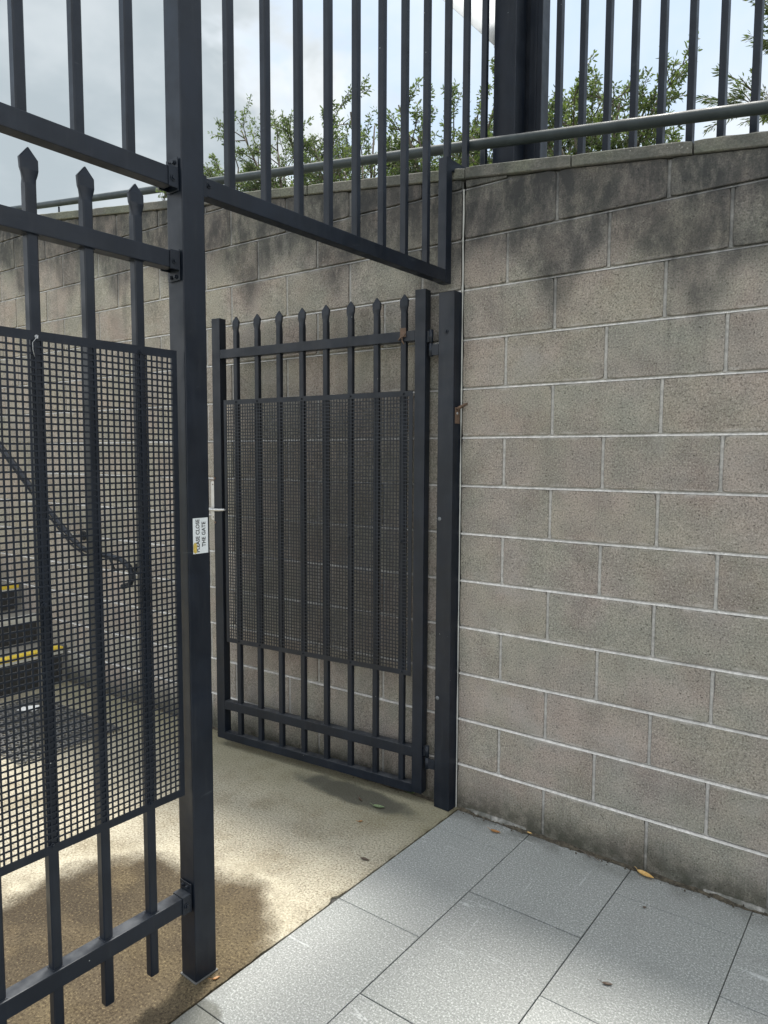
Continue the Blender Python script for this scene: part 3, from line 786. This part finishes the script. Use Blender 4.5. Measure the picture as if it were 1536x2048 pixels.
# lock
m = MB(); m.box(1.212, 1.240, -.036, -.004, 1.195, 1.385, .002); lk = m.build('lock_case', M_latch, gate)
m = MB(); m.box(1.213, 1.231, -.004, -.001, 1.190, 1.388, .001); m.build('face_plate', M_latch, lk)
m = MB(); m.cyl((1.222, -.004, 1.247), (1.222, .034, 1.247), .0085, n=14)
m.tube([(1.252, .032, 1.2475), (1.235, .038, 1.2475), (1.222, .038, 1.2475), (1.19, .039, 1.246), (1.14, .040, 1.247), (1.104, .038, 1.249)], [.007, .0085, .0085, .0072, .0068, .0055], 10)
m.build('lever_handle', M_latch, lk)
for z in (1.205, 1.372):
    m = MB(); m.dome((1.222, -.001, z), (0, 1, 0), .0035, .002); m.build('screw', M_rust, lk)
for z in (1.405, 1.178):
    m = MB(); m.cyl((1.206, 0, z), (1.206, .003, z), .006, n=10); m.build('rivet', M_rust, gate)

# ------------------------------------------------------------------ behind the wall: corner posts, right fence, pipe rail
cp = empty('corner_post', 'thick square dark steel post rising behind the wall coping', 'post', (-.028, .30, 0))
m = MB(); m.box(0, .103, 0, .10, 2.20, 3.98, .003); m.build('post_tube', M_steel, cp)
cp2 = empty('corner_post', 'slimmer dark steel post just right of the thick post behind the coping', 'post', (.092, .40, 0))
m = MB(); m.box(0, .060, 0, .075, 2.20, 3.98, .003); m.build('post_tube', M_steel, cp2)
m = MB(); m.box(-.030, 0, .020, .026, 2.25, 3.9, .0005); m.build('fixing_strip', M_steel, cp2)
m = MB(); m.box(.022, .036, -.004, 0, 2.25, 3.9, .0008); m.build('cover_strip', M_steel, cp2)

rf = empty('bar_fence_panel', 'dark vertical bar fence running along the wall top behind the grey pipe rail', 'fence', (.246, .366, 0), math.atan2(-.139, .990))
for i in range(22):
    x = .1107 * i
    m = MB(); m.box(x - .0125, x + .0125, -.0125, .0125, 2.48 - .13 * x, 3.74, .0025); m.build('picket', M_steel, rf)
m = MB(); m.box(-.06, 2.45, -.018, .018, 3.74, 3.785, .002); m.build('top_rail', M_steel, rf)
Mr = Matrix.Rotation(math.atan(.13), 4, 'Y')
m = MB(); m.box(-.06, 2.45, -.018, .018, 2.435, 2.480, .002, Mr); m.build('bottom_rail', M_steel, rf)

pr = empty('pipe_rail', 'round grey pipe handrail running above the stained coping', 'railing', (0, 0, 0))
pts = []
for i in range(41):
    x = -5.2 + 8.6 * i / 40
    z = 2.826 - .130 * x if x < 0 else 2.826 - .138 * x
    pts.append((x, .14, z))
m = MB(); m.tube(pts, .0215, 24); m.build('pipe', M_pipe, pr)
for x in (-3.275, -5.0, 2.5):
    m = MB(); m.cyl((x, .14, ztop(x) + .03), (x, .14, 2.80 - .13 * x), .006 if x == -3.275 else .008, n=10); m.build('stanchion', M_steel, pr)
m = MB(); m.tube([(-.9, .14, 2.69 + .117), (-.9, .14, 2.90)], .001, 4)

# ------------------------------------------------------------------ stairs beyond the fence
st = empty('staircase', 'concrete stairs with yellow nosings climbing along the wall beyond the screen', 'staircase', (-3.0, -.07, 0))
M_stair = simple('dark_stair_concrete', (.21, .20, .175), .9, 0, .25, 12, .4)
M_riser = simple('black_riser', (.022, .022, .022), .7, 0, .2, 20, .2)
RIS, TRD = .18, .285
ZS = [-.05, .23] + [.23 + .18 * i for i in range(1, 9)]
for i in range(9):
    xa = -TRD * i; m = MB(); zb_, zt_ = ZS[i], ZS[i + 1]
    m.box(xa - TRD - (.0 if i < 8 else 1.4), xa, -2.4, .0, zb_ - .001, zt_, .006)
    sp = m.build('step', M_stair, st)
    m = MB(); m.box(xa, xa + .004, -2.4, -.03, zb_ + .012, zt_ - .035, .001); m.build('riser_facing', M_riser, sp)
    m = MB(); m.box(xa - .055, xa + .0105, -2.4, -.02, zt_ - .020, zt_ + .005, .001); m.build('nosing_strip', M_alu if i == 1 else M_yellow, sp)
    m = MB(); m.box(xa + .001, xa + .008, -2.4, -.02, zt_ - .040, zt_ - .021, .001); m.build('nosing_edge', M_alu, sp)
    m = MB(); m.box(xa - .060, xa + .010, -.019, .045, zt_ - .10, zt_ + .008, .004); m.build('nosing_end_cap', M_rubber, sp)
hr = empty('stair_handrail', 'curled dark steel handrail sloping down beside the stairs behind the screen', 'handrail', (0, 0, 0))
m = MB(); sy = -.22
m.tube([(-5.6, sy, 3.05), (-3.48, sy, 1.59), (-2.95, sy, 1.22), (-2.62, sy, 1.01), (-2.50, sy, .955), (-2.40, sy, .935), (-2.22, sy, .932), (-2.10, sy, .922), (-2.02, sy, .885), (-1.995, sy, .835), (-2.02, sy, .785), (-2.09, sy, .765)], .0165, 14)
m.build('top_tube', M_steel, hr)
m = MB(); m.tube([(-5.6, sy + .01, 2.99), (-3.48, sy + .01, 1.535), (-2.96, sy + .01, 1.17), (-2.64, sy + .01, .965), (-2.50, sy + .01, .915), (-2.38, sy + .01, .912)], .0065, 10); m.build('lower_tube', M_steel, hr)
for x, z in ((-2.75, 1.08), (-4.2, 2.07)):
    m = MB(); m.tube([(x, sy, z), (x, sy + .02, z - .07), (x, bend(x) - .01, z - .08)], .007, 8); m.cyl((x, bend(x) - .012, z - .08), (x, bend(x) - .002, z - .08), .03, n=18); m.build('wall_bracket', M_steel, hr)
m = MB(); m.tube([(-2.22, sy, .93), (-2.2, sy + .02, .85), (-2.19, bend(-2.2) - .008, .84)], .008, 8); m.cyl((-2.19, bend(-2.2) - .012, .84), (-2.19, bend(-2.2) - .002, .84), .03, n=18); m.build('wall_bracket', M_steel, hr)

# rubber mat of oval rings lying on the concrete
mt = MB(); hx, hy = .052, .040
def ring_cell(cx, cy):
    n = 14; ro = []; ri = []
    for k in range(n):
        a = 2 * math.pi * k / n
        ri.append((cx + .0215 * math.cos(a), cy + .0155 * math.sin(a))); ca, sa = math.cos(a), math.sin(a)
        s_ = min(hx / 2 / max(abs(ca), 1e-6), hy / 2 / max(abs(sa), 1e-6)); ro.append((cx + ca * s_, cy + sa * s_))
    for k in range(n):
        l = (k + 1) % n
        mt.poly([(*ri[k], .011), (*ro[k], .011), (*ro[l], .011), (*ri[l], .011)])
        mt.poly([(*ri[l], .011), (*ri[l], .002), (*ri[k], .002), (*ri[k], .011)])
for i in range(17):
    for j in range(14): ring_cell(-2.78 + hx * i, -.90 + hy * j + (.0))
mo = mt.build('rubber_mat', M_rubber); tag(mo, 'black perforated rubber mat on the concrete before the stairs', 'mat')

# ------------------------------------------------------------------ small things on the ground
def leaf_obj(name, loc, L, W, rz, mat, label, cat='leaf', curl=.25, tilt=(0, 0), stem=True, group=None):
    m = MB(); n = 10; rows = []
    for i in range(n + 1):
        t = i / n; w = W / 2 * (math.sin(math.pi * t ** .8) ** .8 if 0 < t < 1 else 0) + .0002
        zc = curl * L * (t - .5) ** 2 * 1.2
        rows.append([((t - .5) * L, -w, zc + w * .35), ((t - .5) * L, 0, zc), ((t - .5) * L, w, zc + w * .30)])
    for a, b_ in zip(rows[:-1], rows[1:]):
        m.poly([a[0], b_[0], b_[1], a[1]], True); m.poly([a[1], b_[1], b_[2], a[2]], True)
    # underside gives it thickness
    for a, b_ in zip(rows[:-1], rows[1:]):
        d = lambda p: (p[0], p[1], p[2] - .0006)
        m.poly([d(a[1]), d(b_[1]), d(b_[0]), d(a[0])], True); m.poly([d(a[2]), d(b_[2]), d(b_[1]), d(a[1])], True)
    if stem: m.tube([(-L / 2, 0, curl * L * .3), (-L / 2 - .006, .002, curl * L * .3 + .004), (-L / 2 - .013, .001, curl * L * .3 + .007)], .0007, 5)
    o = m.build(name, mat); o.location = loc; o.rotation_euler = (tilt[0], tilt[1], rz)
    set_tint(o, lambda p: (random.uniform(.1, .9),) * 3)
    tag(o, label, cat, group); return o
leaf_obj('fallen_leaf', (.235, -.085, .004), .044, .018, .15, M_leafbrown, 'orange-brown dry leaf on the first paver near the wall corner')
leaf_obj('fallen_leaf', (.812, -.030, .006), .066, .026, -.25, M_leafgold, 'golden curled leaf lying against the foot of the wall')
leaf_obj('fallen_leaf', (.872, -.633, .003), .030, .011, .4, M_leafdark, 'small dark brown leaf out on the middle pavers')
leaf_obj('fallen_leaf', (.860, -.215, .003), .016, .008, .9, M_leafdark, 'tiny dark leaf scrap on the paver in front of the golden leaf', stem=False)
leaf_obj('fallen_leaf', (-.073, -.552, .003), .036, .014, .2, M_leafdark, 'small withered curled leaf on sunlit concrete near the paver edge')
leaf_obj('fallen_leaf', (-.265, -.205, .004), .055, .024, .3, M_leafgreen, 'pale green leaf on the concrete under the open gate')
leaf_obj('fallen_leaf', (-.215, -.03, .02), .07, .035, 1.2, M_leafgreen, 'green leaf tucked between the gate and the wall foot', tilt=(.5, .2))
leaf_obj('fallen_leaf', (-.37, -.20, .004), .034, .010, -.5, M_leafdark, 'dark twig-like leaf under the gate, left of the pale green one')
leaf_obj('fallen_leaf', (-.255, -.345, .003), .018, .010, 1.1, M_leafbrown, 'tiny brown leaf crumb on the concrete in front of the gate')
leaf_obj('fallen_leaf', (-.055, -1.285, .003), .022, .009, 1.3, M_leafbrown, 'pinkish leaf scrap at the foot of the tall post')
leaf_obj('fallen_leaf', (.355, -.022, .010), .022, .010, .0, M_leafgold, 'small tan leaf in the dirt at the wall foot', stem=False)
rt = empty('fallen_petals', 'crumpled red petals on the brown damp stain behind the fence rail', 'petals', (-.36, -1.10, .002))
for i in range(3):
    o = leaf_obj('petal', (.012 * i - .01, .009 * (i % 2), .004), .026, .018, 1.3 * i, M_petal, 'x', stem=False, curl=.6)
    o.parent = rt
    for k in ('label', 'category'): del o[k]
m = MB(); m.box(-.055, .055, -.03, .03, 0, .0012, 0); m.box(-.02, .07, -.01, .05, .0018, .0030, 0, Matrix.Rotation(.4, 4, 'Z'))
o = m.build('paper_scrap', M_paper); o.location = (-2.62, -.52, .0125); o.rotation_euler = (0, 0, .5); tag(o, 'white paper scrap lying on the rubber mat', 'litter')
# twig debris in the crevice
for (x, y, r_) in ((.62, -.035, .25), (.585, -.028, .4)):
    m = MB(); m.tube([(-.035, 0, .004), (0, .003, .006), (.03, -.002, .004)], .0013, 6); o = m.build('twig', M_bark); o.location = (x, y, .004); o.rotation_euler = (0, 0, -r_)
    tag(o, 'thin brown twig in the wall-foot crevice, ' + ('nearer the golden leaf' if x > .6 else 'nearer the gate post'), 'twig')
# small weed on the coping left of the post
wd = empty('weed', 'small wiry weed growing from the coping, left of the tall post', 'plant', (-1.90, -.03, 2.93))
m = MB(); lm = MB(); wr = random.Random(4)
for i in range(9):
    a = wr.uniform(0, 6.28); L = wr.uniform(.05, .13); tip = Vector((math.cos(a) * L * .6, math.sin(a) * L * .2, L))
    m.tube([(0, 0, -.01), tuple(tip * .5 + Vector((0, 0, .005))), tuple(tip)], .0012, 5)
    for k in range(9):
        c = tip * wr.uniform(.35, 1.0); q = Vector((wr.uniform(-1, 1), wr.uniform(-1, 1), wr.uniform(-.4, 1))).normalized() * .022; w_ = q.cross(Vector((wr.uniform(-1, 1), wr.uniform(-1, 1), wr.uniform(-1, 1)))).normalized() * .006
        lm.poly([c, c + q * .5 + w_, c + q, c + q * .5 - w_])
m.build('stems', M_bark, wd); lo = lm.build('leaves', M_leaf, wd); set_tint(lo, lambda p: (random.random(),) * 3)

# ------------------------------------------------------------------ trees on the bank
def tree(name, label, x, y, ztopc, rad, seed, nlimb=15, leafL=.050, leafW=.021, mat=M_leaf, dens=1.0, sprigs=2, narrow=False, zspan=1.7):
    rg = random.Random(seed); zb = bank_z(x, y)
    root = empty(name, label, 'tree', (x, y, zb - .03), 0, 'trees behind the wall')
    H = ztopc - zb
    wood = MB(); fol = MB(); tint = []
    def V3(a, b_, c): return Vector((a, b_, c))
    trunk_top = V3(rg.uniform(-.08, .08), rg.uniform(-.08, .08), H * .42)
    wood.tube([ZERO, trunk_top * .5 + V3(rg.uniform(-.05, .05), 0, 0), trunk_top], [.06, .05, .042], 9)
    tips = []
    for i in range(nlimb):
        a = 2 * math.pi * (i + rg.random() * .7) / nlimb; rr_ = rad * rg.uniform(.35, 1.0)
        end = V3(math.cos(a) * rr_, math.sin(a) * rr_, H * rg.uniform(.72 if not narrow else .45, .93))
        mid = trunk_top.lerp(end, .5) + V3(rg.uniform(-.08, .08), rg.uniform(-.08, .08), rg.uniform(-.1, .12))
        wood.tube([trunk_top, mid, end], [.030, .019, .009], 7)
        for j in range(8):
            t = rg.uniform(.15, 1.0); s_ = trunk_top.lerp(mid, t * 2) if t < .5 else mid.lerp(end, t * 2 - 1)
            d = V3(math.cos(a + rg.uniform(-1.4, 1.4)), math.sin(a + rg.uniform(-1.4, 1.4)), rg.uniform(-.1, 1.1)).normalized()
            L = rg.uniform(.28, .62) * rad / .9
            e = s_ + d * L; e.z = min(e.z, H * 1.0)
            k_ = s_.lerp(e, .5) + V3(rg.uniform(-.05, .05), rg.uniform(-.05, .05), .03)
            wood.tube([s_, k_, e], [.009, .006, .0035], 5); tips.append((s_, k_, e))
            for q in range(2):
                d2 = (d + V3(rg.uniform(-.8, .8), rg.uniform(-.8, .8), rg.uniform(-.2, .9))).normalized(); e2 = k_ + d2 * rg.uniform(.18, .4)
                wood.tube([k_, k_.lerp(e2, .5) + V3(0, 0, .015), e2], [.005, .0035, .002], 4); tips.append((k_, k_.lerp(e2, .5), e2))
    for i in range(sprigs):
        a = rg.uniform(0, 6.28); s_ = V3(math.cos(a) * rad * .4, math.sin(a) * rad * .4, H * .82); e = s_ + V3(rg.uniform(-.1, .1), rg.uniform(-.1, .1), rg.uniform(.35, .6))
        wood.tube([s_, s_.lerp(e, .5), e], [.006, .004, .002], 4); tips.append((s_, s_.lerp(e, .5), e)); tips.append((s_, s_.lerp(e, .5), e))
    def leaf(c, d, L, W, sh):
        d = d.normalized(); s_ = d.cross(V3(rg.uniform(-1, 1), rg.uniform(-1, 1), rg.uniform(-1, 1)))
        if s_.length < 1e-3: return
        s_ = s_.normalized() * W * .5; n = s_.cross(d).normalized() * L * .12
        if narrow:
            fol.poly([c, c + d * L * .5 + s_, c + d * L, c + d * L * .5 - s_]); tint.append(sh)
        else:
            fol.poly([c, c + d * L * .3 + s_ * .85 + n * .6, c + d * L * .68 + s_ * .75 + n * .6, c + d * L]); tint.append(sh)
            fol.poly([c, c + d * L, c + d * L * .68 - s_ * .75 + n * .6, c + d * L * .3 - s_ * .85 + n * .6]); tint.append(sh)
    for (s_, k_, e) in tips:
        base = rg.uniform(.1, .75)
        n = int(rg.randint(34, 50) * dens)
        for i in range(n):
            t = rg.uniform(.18, 1.0) ** .7
            p = s_.lerp(k_, t * 2) if t < .5 else k_.lerp(e, t * 2 - 1)
            d = (e - s_).normalized()
            o_ = V3(rg.uniform(-1, 1), rg.uniform(-1, 1), rg.uniform(-1, .8)).normalized()
            dd = (d * .55 + o_ * .9 + V3(0, 0, -.15))
            if narrow: dd = d * 1.2 + o_ * .6 + V3(0, 0, -.3)
            leaf(p + o_ * rg.uniform(0, .03), dd, leafL * rg.uniform(.6, 1.15), leafW * rg.uniform(.7, 1.1), max(0, min(1, base + rg.uniform(-.25, .3))))
    wood.build('trunk', M_bark, root); fo = fol.build('crown', mat, root)
    set_tint(fo, lambda p: (tint[p.index] if p.index < len(tint) else .5,) * 3)
    return root
tree('tree', 'leftmost leafy tree beyond the coping, just right of the tall post', -6.75, 5.0, 6.15, .80, 11, sprigs=1)
tree('tree', 'broad leafy tree behind the second and third transom bars', -5.55, 5.0, 6.30, .85, 22, sprigs=3)
tree('tree', 'leafy tree with gappy crown behind the middle of the transom panel', -4.30, 4.9, 5.95, .80, 33, sprigs=3)
tree('tree', 'leafy tree whose long shoots rise beside the thick corner post', -3.05, 4.9, 5.85, .85, 44, sprigs=5)
tree('tree', 'leafy tree just right of the corner posts, behind the first bars', -1.85, 4.8, 5.62, .80, 55, sprigs=3)
tree('tree', 'lowest leafy tree, behind the third to fifth bars of the right fence', -.98, 4.6, 5.25, .66, 66, sprigs=2)
tree('conifer', 'drooping narrow-leaved tree at the right edge of the picture', 1.02, 4.5, 7.0, .80, 77, nlimb=18, leafL=.065, leafW=.012, mat=M_leaf2, dens=1.5, sprigs=2, narrow=True)

# ------------------------------------------------------------------ white shade sail tied to the corner post
sail = empty('shade_sail', 'white shade sail corner tied to the thick corner post', 'shade sail', (-.056, .36, 3.334))
A, B_, D_ = Vector((0, 0, 0)), Vector((-2.9, 2.6, 3.1)), Vector((-.9, 3.4, 3.9))
m = MB(); n = 16; P = {}
for i in range(n + 1):
    for j in range(n + 1 - i):
        a, b_ = i / n, j / n; c = 1 - a - b_
        p = A * c + B_ * a + D_ * b_
        p = p + Vector((.15, -.1, -.25)) * (a * b_ * 2 + 0) + (Vector((.0, .0, .12)) * (a * c * 2))
        P[i, j] = len(m.v); m.v.append(tuple(p))
for i in range(n):
    for j in range(n - i):
        m.f.append((P[i, j], P[i + 1, j], P[i, j + 1])); m.sm.append(True)
        if (i + 1, j + 1) in P and i + j < n - 1: m.f.append((P[i + 1, j], P[i + 1, j + 1], P[i, j + 1])); m.sm.append(True)
so = m.build('cloth', M_sail, sail)
sd = so.modifiers.new('s', 'SOLIDIFY'); sd.thickness = .004
m = MB(); m.tube([(0, 0, 0), (.02, -.02, -.02), (.035, -.01, -.03)], .006, 8); m.build('corner_ring', M_zinc, sail)

# ------------------------------------------------------------------ camera
cam = bpy.data.cameras.new('camera'); co = bpy.data.objects.new('camera', cam); C.objects.link(co)
cam.sensor_fit = 'VERTICAL'; cam.sensor_height = 24; cam.lens = 24 * 1395.5 / 2048; cam.clip_start = .02; cam.clip_end = 500
Rv = Vector((.8090556, .58771649, .00428651)); Uv = Vector((-.04995654, .06150003, .9968561)); Fv = Vector((-.58560514, .80672615, -.07911723))
co.matrix_world = Matrix(((Rv.x, Uv.x, -Fv.x, 1.46184), (Rv.y, Uv.y, -Fv.y, -2.553616), (Rv.z, Uv.z, -Fv.z, 1.5182), (0, 0, 0, 1)))
bpy.context.scene.camera = co

# ------------------------------------------------------------------ light
SUN_EL, SUN_AZ = 74.0, 118.0        # azimuth measured from +X towards +Y: the sun stands behind the wall
sd_ = Vector((math.cos(R(SUN_EL)) * math.cos(R(SUN_AZ)), math.cos(R(SUN_EL)) * math.sin(R(SUN_AZ)), math.sin(R(SUN_EL))))
sl_ = bpy.data.lights.new('sun', 'SUN'); sl_.energy = 2.5; sl_.angle = R(8); sl_.color = (1, .955, .88)
so_ = bpy.data.objects.new('sun', sl_); C.objects.link(so_); so_.rotation_euler = sd_.to_track_quat('Z', 'Y').to_euler()

w = bpy.data.worlds.new('World'); bpy.context.scene.world = w; w.use_nodes = True
nt = w.node_tree; nt.nodes.clear(); g = G(nt)
out = g.n('ShaderNodeOutputWorld'); bg = g.n('ShaderNodeBackground'); g.l(bg.outputs[0], out.inputs[0])
sky = g.n('ShaderNodeTexSky'); sky.sky_type = 'NISHITA'; sky.sun_disc = False
sky.sun_elevation = R(SUN_EL); sky.sun_rotation = R(90 - SUN_AZ); sky.dust_density = 1.5
dirv = g.n('ShaderNodeTexCoord').outputs['Generated']
def dot_to(v):
    x = g.n('ShaderNodeVectorMath', operation='DOT_PRODUCT'); g.l(dirv, x.inputs[0]); vv = Vector(v).normalized(); x.inputs[1].default_value = vv; return x.outputs['Value']
dx, dy, dz = g.sep(dirv)
k = g.math('DIVIDE', 1.0, g.math('ADD', g.math('MAXIMUM', dz, 0), .22))
cv = g.comb(g.math('MULTIPLY', dx, k), g.math('MULTIPLY', dy, k), 0.0)
n1 = g.noise(cv, 1.15, 6, .58, .35); n2 = g.noise(g.mapping(cv, (1, 1, 1), (4.2, 1.7, 0)), 2.6, 5, .6, .3)
# a big cumulus stands over the fence, to the left; thinner cloud elsewhere
big = dot_to((-.742, .507, .439))
edge = g.math('ADD', big, g.math('MULTIPLY', g.math('SUBTRACT', n2, .5), .16))
cum = g.ramp(edge, .945, .972)
hazec = g.ramp(g.math('ADD', g.math('MULTIPLY', n1, 1.0), g.math('MULTIPLY', g.ramp(dz, .15, .5, .22, 0), 1.0)), .40, .66)
blue = g.mix(1.0, sky.outputs[0], (.075, .075, .075, 1), 'MULTIPLY')
pale = g.mix(.82, blue, (.335, .42, .52, 1))
glow = g.ramp(dot_to(sd_), .72, 1.0, 0, 1)
back = g.ramp(dot_to((-.45, .85, .1)), -.6, .55, 1, 0)      # unseen sky behind the camera, brightness added to keep the fill light
white = g.mix(back, (.42, .455, .49, 1), (.90, .90, .88, 1))
white = g.mix(glow, white, (3.2, 3.05, 2.8, 1))
col = g.mix(hazec, pale, white)
shade = g.ramp(g.math('ADD', edge, g.math('MULTIPLY', g.math('SUBTRACT', n1, .5), .10)), .955, .985)
cumc = g.mix(shade, (.46, .48, .49, 1), (.235, .27, .292, 1))
cumc = g.mix(g.ramp(g.noise(g.mapping(cv, (1, 1, 1), (1, 5, 0)), 2.2, 5, .55), .42, .68), cumc, (.32, .35, .37, 1))
col = g.mix(cum, col, cumc)
col = g.mix(g.ramp(dz, -.02, .10, 1, 0), col, (.42, .45, .46, 1))
g.l(col, bg.inputs['Color']); bg.inputs['Strength'].default_value = 1.0

sc = bpy.context.scene
sc.view_settings.view_transform = 'Standard'; sc.view_settings.look = 'None'; sc.view_settings.exposure = 1.12; sc.view_settings.gamma = 1
sc.cycles.max_bounces = 8; sc.cycles.use_denoising = True
